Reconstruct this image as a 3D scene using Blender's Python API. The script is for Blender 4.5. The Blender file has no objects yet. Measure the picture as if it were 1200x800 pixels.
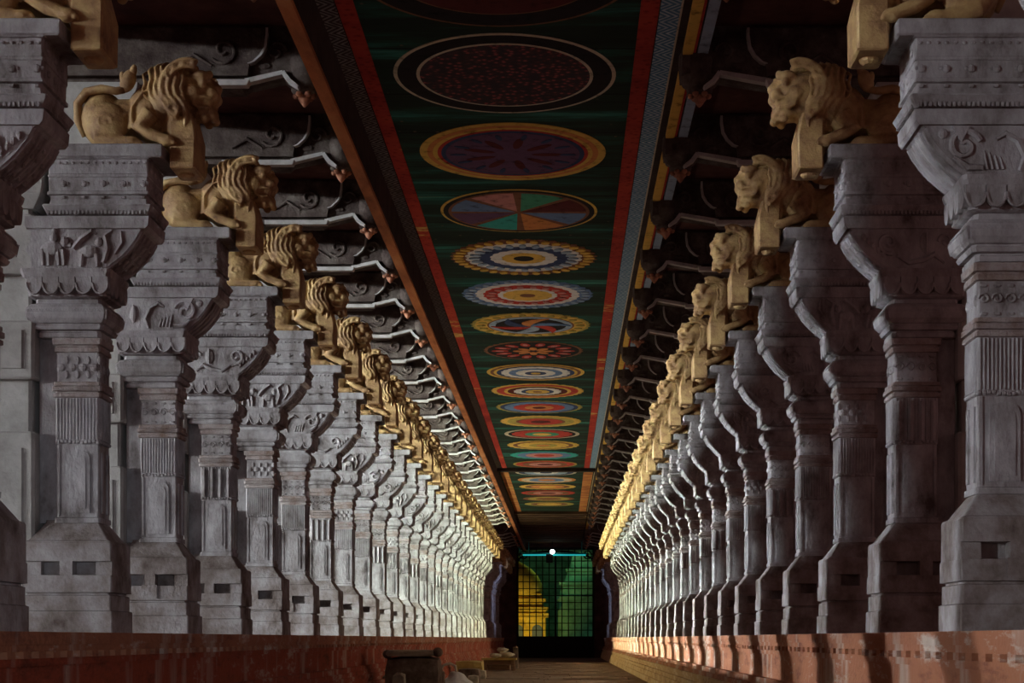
import bpy, bmesh, math, random
from mathutils import Vector, Matrix
random.seed(7)
S = bpy.context.scene
C = S.collection
PI = math.pi
D = 2.24            # bay length
Y0 = 3.94 * D       # front face of the first column
XL, XR = -3.17, 2.23
EYE, PT = 1.0, 1.04  # eye height and platform top
NB = 33             # columns per row

# ------------------------------------------------------------------ materials
def new_mat(name):
    m = bpy.data.materials.new(name); m.use_nodes = True
    nt = m.node_tree; b = nt.nodes['Principled BSDF']
    return m, nt, b
def nd(nt, t, **kw):
    n = nt.nodes.new(t)
    for k, v in kw.items(): setattr(n, k, v)
    return n
def lk(nt, a, b): nt.links.new(a, b)
def ramp(nt, stops, interp='LINEAR'):
    r = nd(nt, 'ShaderNodeValToRGB'); cr = r.color_ramp; cr.interpolation = interp
    while len(cr.elements) < len(stops): cr.elements.new(0.5)
    for e, (p, c) in zip(cr.elements, stops):
        e.position = p; e.color = (c[0], c[1], c[2], 1)
    return r
def noise_mat(name, stops, scale=4, detail=8, rough=.85, bump=.3, bscale=30, stretch=(1, 1, 1), spec=.2, bdist=.02, coord='Object', metal=0):
    m, nt, b = new_mat(name)
    tc = nd(nt, 'ShaderNodeTexCoord'); mp = nd(nt, 'ShaderNodeMapping')
    mp.inputs['Scale'].default_value = stretch
    oi = nd(nt, 'ShaderNodeObjectInfo'); ad = nd(nt, 'ShaderNodeVectorMath', operation='ADD')
    sc = nd(nt, 'ShaderNodeVectorMath', operation='SCALE'); cx = nd(nt, 'ShaderNodeCombineXYZ')
    lk(nt, oi.outputs['Random'], cx.inputs[0]); lk(nt, oi.outputs['Random'], cx.inputs[2])
    sc.inputs['Scale'].default_value = 37.0
    lk(nt, cx.outputs[0], sc.inputs[0]); lk(nt, tc.outputs[coord], mp.inputs[0])
    lk(nt, mp.outputs[0], ad.inputs[0]); lk(nt, sc.outputs[0], ad.inputs[1])
    n = nd(nt, 'ShaderNodeTexNoise'); n.inputs['Scale'].default_value = scale; n.inputs['Detail'].default_value = detail
    n.inputs['Roughness'].default_value = .65
    lk(nt, ad.outputs[0], n.inputs['Vector'])
    r = ramp(nt, stops); lk(nt, n.outputs['Fac'], r.inputs[0]); lk(nt, r.outputs[0], b.inputs['Base Color'])
    b.inputs['Roughness'].default_value = rough; b.inputs['Specular IOR Level'].default_value = spec
    b.inputs['Metallic'].default_value = metal
    if bump:
        n2 = nd(nt, 'ShaderNodeTexNoise'); n2.inputs['Scale'].default_value = bscale; n2.inputs['Detail'].default_value = 5
        lk(nt, ad.outputs[0], n2.inputs['Vector'])
        bp = nd(nt, 'ShaderNodeBump'); bp.inputs['Strength'].default_value = bump; bp.inputs['Distance'].default_value = bdist
        lk(nt, n2.outputs['Fac'], bp.inputs['Height']); lk(nt, bp.outputs[0], b.inputs['Normal'])
    return m
def plain(name, col, rough=.8, emis=0, ecol=None, metal=0):
    m, nt, b = new_mat(name)
    b.inputs['Base Color'].default_value = (*col, 1); b.inputs['Roughness'].default_value = rough
    b.inputs['Specular IOR Level'].default_value = .2; b.inputs['Metallic'].default_value = metal
    if emis:
        b.inputs['Emission Color'].default_value = (*(ecol or col), 1); b.inputs['Emission Strength'].default_value = emis
    return m

M = {}
M['stone'] = noise_mat('grey_stone', [(.3, (.11, .095, .09)), (.44, (.28, .27, .27)), (.56, (.38, .38, .39)), (.72, (.52, .52, .53))], 5, 10, .9, .5, 36, (1, 1, .6), bdist=.018)
M['stone_dirty'] = noise_mat('grey_stone_stained', [(.3, (.09, .065, .052)), (.46, (.23, .205, .19)), (.6, (.36, .35, .35)), (.75, (.47, .48, .49))], 3.5, 10, .9, .5, 32, (1, 1, .8), bdist=.018)
M['stone_band'] = noise_mat('rust_stained_stone', [(.3, (.20, .14, .11)), (.5, (.32, .28, .265)), (.7, (.42, .40, .39))], 7, 8, .9, .6, 45)
M['pier'] = noise_mat('pale_plastered_stone', [(.3, (.27, .27, .25)), (.55, (.42, .43, .41)), (.70, (.50, .51, .49)), (.74, (.55, .33, .10))], 3, 8, .9, .3, 25)
M['gold'] = noise_mat('ochre_gold_paint', [(.25, (.12, .06, .032)), (.45, (.36, .225, .10)), (.62, (.50, .355, .15)), (.8, (.62, .50, .26))], 7, 8, .6, .35, 40, spec=.4)
M['bracket'] = noise_mat('shade_dark_bracket_stone', [(.3, (.034, .022, .02)), (.5, (.08, .062, .055)), (.7, (.15, .135, .118))], 5, 8, .9, .5, 30)  # bracket faces darkened in colour to stand for their shade
M['fillet'] = noise_mat('lit_pale_fillet', [(.3, (.30, .30, .29)), (.6, (.50, .50, .49))], 6, 6, .9, .2, 30)  # pale tone paints in the light caught by the bracket edges
M['bud'] = noise_mat('faded_orange_paint', [(.3, (.14, .07, .05)), (.55, (.42, .20, .12)), (.75, (.55, .38, .28))], 9, 6, .8, .3, 30)
M['aisle'] = noise_mat('dark_maroon_stone', [(.3, (.045, .020, .018)), (.55, (.10, .045, .040)), (.75, (.16, .075, .06))], 2, 9, .95, .4, 12)  # dark maroon tones for aisle roofs and end wall
M['floor'] = noise_mat('worn_brown_flagstone', [(.3, (.10, .06, .04)), (.55, (.24, .16, .11)), (.75, (.33, .24, .17))], 3, 9, .75, .4, 20)
M['rubble'] = noise_mat('dusty_brown_stone', [(.3, (.08, .055, .04)), (.55, (.19, .145, .11)), (.75, (.30, .25, .20))], 6, 8, .9, .6, 20)
M['pale_rubble'] = noise_mat('dusty_pale_stone', [(.3, (.25, .22, .17)), (.6, (.42, .38, .28)), (.8, (.5, .48, .4))], 6, 8, .9, .5, 20)
M['white_cloth'] = noise_mat('grey_white_plastic_sheet', [(.3, (.42, .46, .50)), (.6, (.66, .71, .76))], 8, 5, .6, .2, 20)
M['sack'] = noise_mat('cream_sack_cloth', [(.3, (.40, .36, .28)), (.6, (.62, .58, .48))], 10, 5, .9, .4, 60)
M['wood'] = noise_mat('brown_wood', [(.3, (.09, .05, .03)), (.6, (.22, .13, .07))], 4, 7, .8, .4, 20, (1, 8, 8))
M['yellow_wood'] = noise_mat('yellow_painted_wood', [(.3, (.30, .22, .06)), (.6, (.50, .40, .14))], 4, 7, .8, .3, 20)
M['iron'] = plain('black_iron', (.012, .012, .012), .5)
M['pipe'] = plain('grey_metal_pipe', (.45, .43, .38), .4)
M['beam_brown'] = noise_mat('orange_brown_beam_paint', [(.3, (.20, .07, .03)), (.55, (.50, .19, .07)), (.75, (.60, .30, .12))], 3, 8, .8, .3, 25, (1, .3, 1))
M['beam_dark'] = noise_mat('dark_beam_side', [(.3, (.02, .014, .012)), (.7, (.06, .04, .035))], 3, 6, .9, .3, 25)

def platform_mat(name, base, worn, pale):
    m, nt, b = new_mat(name)
    tc = nd(nt, 'ShaderNodeTexCoord')
    mp = nd(nt, 'ShaderNodeMapping'); mp.inputs['Scale'].default_value = (1, .55, 2.2)
    lk(nt, tc.outputs['Object'], mp.inputs[0])
    n = nd(nt, 'ShaderNodeTexNoise'); n.inputs['Scale'].default_value = 2.6; n.inputs['Detail'].default_value = 10; n.inputs['Roughness'].default_value = .7
    lk(nt, mp.outputs[0], n.inputs['Vector'])
    r = ramp(nt, [(.3, worn), (.47, base), (.56, base), (.66, pale)])
    lk(nt, n.outputs['Fac'], r.inputs[0])
    # paler vertical drips
    mp2 = nd(nt, 'ShaderNodeMapping'); mp2.inputs['Scale'].default_value = (1, 1.6, .35); lk(nt, tc.outputs['Object'], mp2.inputs[0])
    n2 = nd(nt, 'ShaderNodeTexNoise'); n2.inputs['Scale'].default_value = 2.0; n2.inputs['Detail'].default_value = 6
    lk(nt, mp2.outputs[0], n2.inputs['Vector'])
    r2 = ramp(nt, [(.54, (0, 0, 0)), (.68, (.75, .75, .75))]); lk(nt, n2.outputs['Fac'], r2.inputs[0])
    mx = nd(nt, 'ShaderNodeMixRGB'); lk(nt, r2.outputs[0], mx.inputs[0]); lk(nt, r.outputs[0], mx.inputs[1]); mx.inputs[2].default_value = (*pale, 1)
    lk(nt, mx.outputs[0], b.inputs['Base Color']); b.inputs['Roughness'].default_value = .85; b.inputs['Specular IOR Level'].default_value = .2
    n3 = nd(nt, 'ShaderNodeTexNoise'); n3.inputs['Scale'].default_value = 18; n3.inputs['Detail'].default_value = 6
    lk(nt, tc.outputs['Object'], n3.inputs['Vector'])
    bp = nd(nt, 'ShaderNodeBump'); bp.inputs['Strength'].default_value = .46; bp.inputs['Distance'].default_value = .03
    lk(nt, n3.outputs['Fac'], bp.inputs['Height']); lk(nt, bp.outputs[0], b.inputs['Normal'])
    return m
M['plat_red'] = platform_mat('peeling_red_limewash', (.32, .070, .034), (.12, .035, .02), (.46, .34, .27))
M['plat_lit'] = platform_mat('peeling_limewash_lit_cream', (.50, .36, .20), (.22, .11, .055), (.62, .53, .38))  # cream tone paints in the warm light on the right plinth's lower courses
M['plat_cap'] = platform_mat('weathered_ochre_limewash', (.36, .155, .085), (.16, .065, .045), (.52, .45, .38))

def zigzag_mat(name, dark, light, period=.12):
    m, nt, b = new_mat(name)
    tc = nd(nt, 'ShaderNodeTexCoord'); sp = nd(nt, 'ShaderNodeSeparateXYZ'); lk(nt, tc.outputs['Object'], sp.inputs[0])
    def math_(op, a, bb):
        n = nd(nt, 'ShaderNodeMath', operation=op)
        for i, v in enumerate((a, bb)):
            if isinstance(v, (int, float)): n.inputs[i].default_value = v
            elif v is not None: lk(nt, v, n.inputs[i])
        return n.outputs[0]
    tri = math_('PINGPONG', sp.outputs['Y'], period)
    s = math_('ADD', sp.outputs['X'], tri)
    f = math_('FRACT', math_('DIVIDE', s, .062), None)
    st = math_('GREATER_THAN', f, .55)
    nz = nd(nt, 'ShaderNodeTexNoise'); nz.inputs['Scale'].default_value = 9; nz.inputs['Detail'].default_value = 6
    lk(nt, tc.outputs['Object'], nz.inputs['Vector'])
    mk = math_('MULTIPLY', st, math_('MULTIPLY', nz.outputs['Fac'], 1.5))
    mx = nd(nt, 'ShaderNodeMixRGB'); lk(nt, mk, mx.inputs[0]); mx.inputs[1].default_value = (*dark, 1); mx.inputs[2].default_value = (*light, 1)
    lk(nt, mx.outputs[0], b.inputs['Base Color']); b.inputs['Roughness'].default_value = .85; b.inputs['Specular IOR Level'].default_value = .1
    return m
M['zig_blue'] = zigzag_mat('blue_zigzag_border', (.09, .21, .34), (.48, .62, .72))
M['zig_grey'] = zigzag_mat('grey_zigzag_border', (.11, .10, .10), (.55, .53, .50))

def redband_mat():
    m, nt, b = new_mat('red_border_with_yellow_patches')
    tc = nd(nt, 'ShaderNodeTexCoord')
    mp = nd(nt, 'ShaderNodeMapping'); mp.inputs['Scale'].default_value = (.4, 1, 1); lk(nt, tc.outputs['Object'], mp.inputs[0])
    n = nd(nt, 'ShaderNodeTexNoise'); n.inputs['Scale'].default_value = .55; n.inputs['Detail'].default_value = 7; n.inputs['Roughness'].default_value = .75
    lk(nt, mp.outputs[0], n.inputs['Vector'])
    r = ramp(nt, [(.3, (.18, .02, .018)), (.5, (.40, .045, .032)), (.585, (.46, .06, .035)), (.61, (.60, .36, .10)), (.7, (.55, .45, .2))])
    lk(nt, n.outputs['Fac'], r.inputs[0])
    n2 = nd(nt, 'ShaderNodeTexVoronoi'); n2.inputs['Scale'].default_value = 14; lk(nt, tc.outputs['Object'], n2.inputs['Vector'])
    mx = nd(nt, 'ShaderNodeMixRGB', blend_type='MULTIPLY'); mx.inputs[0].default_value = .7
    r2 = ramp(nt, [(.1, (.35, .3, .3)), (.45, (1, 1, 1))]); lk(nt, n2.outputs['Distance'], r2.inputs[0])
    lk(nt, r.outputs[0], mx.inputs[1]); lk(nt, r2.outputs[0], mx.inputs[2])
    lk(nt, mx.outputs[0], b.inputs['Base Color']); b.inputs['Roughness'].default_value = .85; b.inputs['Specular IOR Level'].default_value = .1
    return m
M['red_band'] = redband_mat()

def ceiling_mat():
    m, nt, b = new_mat('painted_dark_green_ceiling')
    tc = nd(nt, 'ShaderNodeTexCoord')
    mp = nd(nt, 'ShaderNodeMapping'); mp.inputs['Scale'].default_value = (.18, 1.6, 1); lk(nt, tc.outputs['Object'], mp.inputs[0])
    n = nd(nt, 'ShaderNodeTexNoise'); n.inputs['Scale'].default_value = 1.3; n.inputs['Detail'].default_value = 9; n.inputs['Roughness'].default_value = .7
    lk(nt, mp.outputs[0], n.inputs['Vector'])
    r = ramp(nt, [(.32, (.012, .016, .012)), (.5, (.018, .034, .024)), (.58, (.02, .075, .058)), (.66, (.04, .20, .16)), (.76, (.22, .28, .14))])
    lk(nt, n.outputs['Fac'], r.inputs[0])
    v = nd(nt, 'ShaderNodeTexVoronoi'); v.inputs['Scale'].default_value = 4.5; lk(nt, tc.outputs['Object'], v.inputs['Vector'])
    rv = ramp(nt, [(.0, (1, 1, 1)), (.10, (0, 0, 0))]); lk(nt, v.outputs['Distance'], rv.inputs[0])
    mx = nd(nt, 'ShaderNodeMixRGB'); lk(nt, rv.outputs[0], mx.inputs[0]); lk(nt, r.outputs[0], mx.inputs[1]); mx.inputs[2].default_value = (.2, .12, .08, 1)
    # joints between the slabs
    sp = nd(nt, 'ShaderNodeSeparateXYZ'); lk(nt, tc.outputs['Object'], sp.inputs[0])
    pp = nd(nt, 'ShaderNodeMath', operation='PINGPONG'); pp.inputs[1].default_value = .56; lk(nt, sp.outputs['Y'], pp.inputs[0])
    lt = nd(nt, 'ShaderNodeMath', operation='LESS_THAN'); lt.inputs[1].default_value = .012; lk(nt, pp.outputs[0], lt.inputs[0])
    m2 = nd(nt, 'ShaderNodeMixRGB'); lk(nt, lt.outputs[0], m2.inputs[0]); lk(nt, mx.outputs[0], m2.inputs[1]); m2.inputs[2].default_value = (.008, .008, .008, 1)
    lk(nt, m2.outputs[0], b.inputs['Base Color']); b.inputs['Roughness'].default_value = .85; b.inputs['Specular IOR Level'].default_value = .1
    return m
M['ceiling'] = ceiling_mat()

def paint(name, col):
    dk = tuple(c * .35 for c in col); lt = tuple(min(1, c * 1.15) for c in col)
    return noise_mat('paint_' + name, [(.3, dk), (.45, col), (.7, lt)], 9, 8, .85, 0, spec=.1)
P = {k: paint(k, c) for k, c in dict(
    cream=(.55, .48, .36), white=(.62, .62, .60), yellow=(.62, .40, .09), orange=(.55, .22, .07), red=(.42, .05, .04),
    maroon=(.10, .022, .022), blue=(.12, .20, .36), navy=(.04, .06, .13), green=(.06, .28, .17), teal=(.04, .34, .30), black=(.02, .018, .018),
    pink=(.50, .22, .20), olive=(.36, .30, .08), sky=(.28, .38, .50), purple=(.12, .06, .12), brown=(.20, .09, .05)).items()}
def speckle_mat():
    m, nt, b = new_mat('paint_speckled_maroon')
    tc = nd(nt, 'ShaderNodeTexCoord'); v = nd(nt, 'ShaderNodeTexVoronoi'); v.inputs['Scale'].default_value = 17
    lk(nt, tc.outputs['Object'], v.inputs['Vector'])
    r = ramp(nt, [(.15, (.34, .06, .06)), (.38, (.06, .016, .02)), (.7, (.02, .012, .018))]); lk(nt, v.outputs['Distance'], r.inputs[0])
    lk(nt, r.outputs[0], b.inputs['Base Color']); b.inputs['Roughness'].default_value = .9
    return m
P['speckle'] = speckle_mat()

# ------------------------------------------------------------------ mesh helper
class MB:
    """collects shapes in (u, v, h); side=+1 keeps u as +x, side=-1 mirrors"""
    def __init__(s, side=1, off=(0, 0, 0)):
        s.v, s.f, s.m, s.side, s.off, s.cm, s.sm = [], [], [], side, off, 0, []
        s.smooth = False
    def add(s, verts, faces):
        b = len(s.v)
        s.v += [((p[0] - s.off[0]) * s.side, p[1] - s.off[1], p[2] - s.off[2]) for p in verts]
        for f in faces:
            s.f.append([b + i for i in f]); s.m.append(s.cm); s.sm.append(s.smooth)
    def box(s, u0, u1, v0, v1, h0, h1, c=0):
        s.loft([(h0, u0, u1, v0, v1), (h1, u0, u1, v0, v1)], c)
    def loft(s, levels, c=.01):
        vs, fs = [], []
        n = 8 if c else 4
        for (h, u0, u1, v0, v1) in levels:
            if c: vs += [(u0 + c, v0, h), (u1 - c, v0, h), (u1, v0 + c, h), (u1, v1 - c, h), (u1 - c, v1, h), (u0 + c, v1, h), (u0, v1 - c, h), (u0, v0 + c, h)]
            else: vs += [(u0, v0, h), (u1, v0, h), (u1, v1, h), (u0, v1, h)]
        for k in range(len(levels) - 1):
            for i in range(n):
                a, b_ = k * n + i, k * n + (i + 1) % n
                fs.append([a, b_, b_ + n, a + n])
        fs.append(list(range(n))[::-1]); fs.append([(len(levels) - 1) * n + i for i in range(n)])
        s.add(vs, fs)
    def offs(s, rect, prof, c=.01):
        u0, u1, v0, v1 = rect
        s.loft([(h, u0 - o, u1 + o, v0 - o, v1 + o) for h, o in prof], c)
    def prism(s, poly, v0, v1):
        n = len(poly)
        vs = [(u, v0, h) for u, h in poly] + [(u, v1, h) for u, h in poly]
        fs = [[i, (i + 1) % n, (i + 1) % n + n, i + n] for i in range(n)] + [list(range(n))[::-1], [n + i for i in range(n)]]
        s.add(vs, fs)
    def tube(s, pts, r, n=6, cap=True):
        pts = [Vector(p) for p in pts]
        if not isinstance(r, (list, tuple)): r = [r] * len(pts)
        vs, fs = [], []
        ref = None
        for i, p in enumerate(pts):
            t = (pts[min(i + 1, len(pts) - 1)] - pts[max(i - 1, 0)])
            if t.length < 1e-9: t = Vector((0, 0, 1))
            t.normalize()
            if ref is None:
                ref = t.orthogonal().normalized()
            a = (ref - t * ref.dot(t))
            a = a.normalized() if a.length > 1e-6 else t.orthogonal().normalized()
            ref = a; b = t.cross(a)
            for k in range(n):
                q = p + (a * math.cos(2 * PI * k / n) + b * math.sin(2 * PI * k / n)) * r[i]
                vs.append(q[:])
        for i in range(len(pts) - 1):
            for k in range(n):
                fs.append([i * n + k, i * n + (k + 1) % n, (i + 1) * n + (k + 1) % n, (i + 1) * n + k])
        if cap:
            fs.append(list(range(n))[::-1]); fs.append([(len(pts) - 1) * n + k for k in range(n)])
        s.add(vs, fs)
    def blob(s, c, r, nu=10, nv=6, rot=None):
        if not isinstance(r, (list, tuple)): r = (r, r, r)
        vs, fs = [], []
        R = Matrix.Rotation(rot, 3, 'Y') if rot else None
        def pt(x, y, z):
            q = Vector((x * r[0], y * r[1], z * r[2]))
            if R: q = R @ q
            return (c[0] + q.x, c[1] + q.y, c[2] + q.z)
        vs.append(pt(0, 0, -1))
        for j in range(1, nv):
            a = -PI / 2 + PI * j / nv
            for i in range(nu):
                t = 2 * PI * i / nu
                vs.append(pt(math.cos(a) * math.cos(t), math.cos(a) * math.sin(t), math.sin(a)))
        vs.append(pt(0, 0, 1))
        for i in range(nu):
            fs.append([0, 1 + (i + 1) % nu, 1 + i])
            fs.append([len(vs) - 1, 1 + (nv - 2) * nu + i, 1 + (nv - 2) * nu + (i + 1) % nu])
        for j in range(nv - 2):
            for i in range(nu):
                a = 1 + j * nu + i; b = 1 + j * nu + (i + 1) % nu
                fs.append([a, b, b + nu, a + nu])
        s.add(vs, fs)
    def lathe(s, cu, cv, prof, n=14):
        vs, fs = [], []
        for r, h in prof:
            for k in range(n):
                t = 2 * PI * k / n
                vs.append((cu + r * math.cos(t), cv + r * math.sin(t), h))
        for i in range(len(prof) - 1):
            for k in range(n):
                fs.append([i * n + k, i * n + (k + 1) % n, (i + 1) * n + (k + 1) % n, (i + 1) * n + k])
        fs.append(list(range(n))[::-1]); fs.append([(len(prof) - 1) * n + k for k in range(n)])
        s.add(vs, fs)
    def mesh(s, name, mats):
        me = bpy.data.meshes.new(name)
        me.from_pydata(s.v, [], s.f)
        for m in (mats if isinstance(mats, (list, tuple)) else [mats]): me.materials.append(m)
        me.polygons.foreach_set('material_index', s.m)
        me.polygons.foreach_set('use_smooth', s.sm)
        bm = bmesh.new(); bm.from_mesh(me); bmesh.ops.recalc_face_normals(bm, faces=bm.faces); bm.to_mesh(me); bm.free()
        me.update()
        return me
def link(name, me, parent=None, loc=(0, 0, 0), rot=None):
    o = bpy.data.objects.new(name, me); C.objects.link(o); o.location = loc
    if rot: o.rotation_euler = rot
    if parent: o.parent = parent
    return o
def tag(o, label, cat, group=None, kind=None):
    o['label'] = label; o['category'] = cat
    if group: o['group'] = group
    if kind: o['kind'] = kind
    return o
def struct(name, me, loc=(0, 0, 0), label=None):
    o = link(name, me, None, loc); o['kind'] = 'structure'
    if label: o['label'] = label; 
    return o
def copy_tree(root, loc):
    r = root.copy(); C.objects.link(r); r.location = loc
    for ch in list(root.children):
        c = ch.copy(); C.objects.link(c); c.parent = r
        for g in list(ch.children):
            d = g.copy(); C.objects.link(d); d.parent = c
    return r
def spiral(cu, ch, v, r0, turns, start, r=.014, n=26, sgn=1):
    pts = []
    for i in range(n):
        t = i / (n - 1); a = start + sgn * turns * 2 * PI * t; rr = r0 * (1 - .82 * t)
        pts.append((cu + rr * math.cos(a), v, ch + rr * math.sin(a)))
    return pts

ORD = ['first', 'second', 'third', 'fourth', 'fifth', 'sixth', 'seventh', 'eighth', 'ninth', 'tenth', 'eleventh', 'twelfth', 'thirteenth',
       'fourteenth', 'fifteenth', 'sixteenth', 'seventeenth', 'eighteenth', 'nineteenth', 'twentieth', 'twenty-first', 'twenty-second',
       'twenty-third', 'twenty-fourth', 'twenty-fifth', 'twenty-sixth', 'twenty-seventh', 'twenty-eighth', 'twenty-ninth', 'thirtieth',
       'thirty-first', 'thirty-second', 'thirty-third', 'thirty-fourth']

# ------------------------------------------------------------------ carved columns
def column_meshes(side, var):
    out = {}
    # base ---------------------------------------------------------------
    b = MB(side)
    R = (-.62, 0, 0, .5)
    b.offs(R, [(0, .012), (.150, .012), (.158, -.004), (.262, -.004), (.268, -.022), (.280, -.022), (.285, .006), (.405, .006), (.412, -.10), (.498, -.10),
               (.503, .0), (.63, .0), (.645, -.008), (.652, -.03), (.785, -.125), (.80, -.125)], .008)
    for (u0, u1) in ((-.36, -.27),):
        b.box(u0, u1, -.002, .12, .406, .504)
    b.box(-.115, -.002, .03, .498, .406, .504)          # filled on the corridor side
    b.box(-.62, -.5, .03, .46, .406, .504)
    if var == 1:
        b.box(-.38, -.25, -.022, .05, .30, .412)
    out['base'] = b.mesh('column_base', M['stone_dirty'])
    # shaft --------------------------------------------------------------
    s = MB(side)
    R = (-.42, -.12, .12, .38)
    s.offs(R, [(.78, .012), (.815, .012), (.82, 0), (1.335, 0), (1.34, .006), (1.665, .006), (1.67, .0), (2.09, 0)], .012)
    s.loft([(.78, -.56, -.40, .17, .34), (2.1, -.56, -.40, .17, .34)], .008)
    vf, ui = .12, -.12
    # arched panel on the front and on the corridor side
    def arch(cu, w, h0, h1):
        p = [(cu - w, h0), (cu - w, h1 - w * .7)]
        for i in range(7):
            a = PI - PI * i / 6; p.append((cu + w * math.cos(a), h1 - w * .7 + w * .7 * math.sin(a)))
        p += [(cu + w, h0)]
        return p
    pa = arch(-.27, .088, .85, 1.30)
    s.prism(pa, vf - .012, vf + .02)
    pb = arch(-.27, .060, .88, 1.26)
    s.prism(pb, vf - .018, vf + .02)
    for q in (.0, .3):
        s.box(-.415 + q * .0 if q == 0 else -.145, -.395 if q == 0 else -.125, vf - .008, vf + .02, .83, 1.33)
    s.box(ui - .02, ui + .012, .17, .21, .85, 1.28); s.box(ui - .02, ui + .012, .30, .345, .85, 1.28)
    # fluted cloth
    for i in range(13):
        u = -.41 + i * .0233
        s.tube([(u, vf - .006, 1.37), (u, vf - .006, 1.66)], .009, 5)
    for i in range(9):
        v = .14 + i * .028
        s.tube([(ui + .006, v, 1.37), (ui + .006, v, 1.66)], .009, 5)
    random.seed(11 + var)
    for i in range(11):
        u = -.405 + i * .028
        s.blob((u, vf - .008, 1.352 + random.uniform(-.008, .008)), (.017, .014, .014), 6, 4)
    for i in range(9):
        s.blob((ui + .006, .14 + i * .028, 1.352), (.014, .016, .014), 6, 4)
    if var == 2:
        for i in range(4):
            u = -.39 + i * .08
            s.tube([(u, vf - .012, 1.36), (u, vf - .012, 1.64)], .022, 6)
    # frieze bosses
    for i in range(4):
        u = -.385 + i * .077
        if var == 0:
            s.blob((u, vf, 1.88), (.030, .018, .030), 8, 4); s.blob((u + .038, vf, 1.93), (.016, .014, .03), 6, 4); s.blob((u + .038, vf, 1.83), (.016, .014, .03), 6, 4)
        else:
            s.tube(spiral(u, 1.885, vf - .002, .034, 1.2, 0, .009, 12), .010, 5)
            s.blob((u, vf, 1.80), (.026, .012, .012), 6, 4); s.blob((u, vf, 1.96), (.026, .012, .012), 6, 4)
    for i in range(3):
        s.blob((ui, .165 + i * .085, 1.88), (.016, .028, .035), 8, 4)
    out['shaft'] = s.mesh('column_shaft', M['stone'])
    r = MB(side)
    r.offs(R, [(1.665, .008), (1.67, .022), (1.695, .022), (1.70, .008), (1.708, .008), (1.712, .028), (1.742, .028), (1.748, .01), (1.752, .018), (1.775, .018), (1.78, .0)], .012)
    for i in range(26):
        r.box(-.425 + i * .0118, -.419 + i * .0118, vf - .03, vf - .02, 1.715, 1.738)
    out['ring_band'] = r.mesh('column_ring_band', M['stone_band'])
    r = MB(side)
    r.offs(R, [(1.985, .0), (1.99, .014), (2.02, .014), (2.025, .006), (2.035, .006), (2.04, .024), (2.085, .028), (2.09, .0)], .012)
    out['necking_band'] = r.mesh('column_necking_band', M['stone_band'])
    # capital -------------------------------------------------------------
    c = MB(side)
    R = (-.53, -.12, .11, .39)
    c.offs(R, [(2.085, .0), (2.09, .02), (2.12, .022), (2.125, .012), (2.135, .012), (2.14, .04), (2.165, .052), (2.17, .04), (2.18, .042), (2.185, .058), (2.215, .080), (2.255, .088),
               (2.29, .080), (2.315, .060), (2.325, .03), (2.355, .028), (2.36, .05), (2.37, .07), (2.42, .072), (2.49, .085), (2.50, .10), (2.53, .112), (2.555, .115), (2.56, .09)], .022)
    n = 5
    for i in range(n):
        u = -.60 + (i + .5) * .58 / n
        pts = [(u + .055 * math.cos(PI * k / 8), 2.455 - .075 * math.sin(PI * k / 8)) for k in range(9)]
        c.prism([(a, h) for a, h in pts] + [(u - .055, 2.50), (u + .055, 2.50)], .005, .06)
        c.tube([(a, .004, h) for a, h in pts], .010, 5)
    for i in range(4):
        v = .02 + (i + .5) * .46 / 4
        c.add(*half_disc(v, -.015))
    for i in range(28):
        u = -.60 + i * .0205
        c.tube([(u, .040, 2.205), (u + .006, .026, 2.275)], .006, 4)
    for i in range(18):
        v = .045 + i * .0245
        c.tube([(-.050, v, 2.205), (-.034, v, 2.275)], .006, 4)
    out['capital'] = c.mesh('column_capital', M['stone'])
    # corbel --------------------------------------------------------------
    k = MB(side)
    prof = [(-.06, 2.555), (-.03, 2.575), (.02, 2.612), (.075, 2.66), (.125, 2.715), (.165, 2.77), (.195, 2.825), (.215, 2.838), (.235, 2.842), (.245, 2.93)]
    outer = [(-.60, 2.93), (-.60, 2.84), (-.57, 2.82), (-.58, 2.74), (-.615, 2.69), (-.57, 2.64), (-.57, 2.555)]
    k.prism(prof + outer, .03, .46)
    k.prism([(.235, 2.838), (.255, 2.86), (.262, 2.925), (-.61, 2.925), (-.61, 2.86), (-.60, 2.838)], .012, .475)
    for v in (.05, .155, .245, .335, .44):
        k.tube([(u + .004, v, h) for u, h in prof[:7]], .017 if v in (.05, .44) else .012, 6)
    if var != 1:
        for i in range(5):
            u, h = prof[1 + i]
            for v in (.1, .2, .29, .39): k.blob((u + .006, v, h), (.014, .022, .016), 6, 4)
    vf = .028
    if var == 0:        # beast and rider frieze
        k.blob((-.42, vf, 2.70), (.085, .03, .05), 10, 6); k.blob((-.33, vf, 2.745), (.035, .03, .04), 8, 5); k.blob((-.30, vf, 2.725), (.03, .02, .02), 6, 4)
        for u in (-.49, -.45, -.38, -.345): k.tube([(u, vf, 2.69), (u + .008, vf, 2.58)], [.024, .016], 6)
        k.blob((-.41, vf, 2.775), (.03, .024, .04), 8, 5); k.blob((-.405, vf, 2.825), .022, 8, 5)
        k.tube([(-.27, vf, 2.70), (-.22, vf, 2.76), (-.14, vf, 2.82), (-.11, vf, 2.80)], [.02, .024, .02, .01], 6)
        k.blob((-.16, vf, 2.68), (.07, .028, .045), 10, 6); k.tube([(-.21, vf, 2.66), (-.22, vf, 2.57)], [.022, .015], 6); k.tube([(-.11, vf, 2.66), (-.10, vf, 2.57)], [.022, .015], 6)
        k.blob((-.09, vf, 2.745), (.03, .026, .035), 8, 5); k.tube([(-.06, vf, 2.60), (-.03, vf, 2.70), (-.05, vf, 2.79), (.0, vf, 2.83)], [.02, .024, .018, .012], 6)
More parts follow.
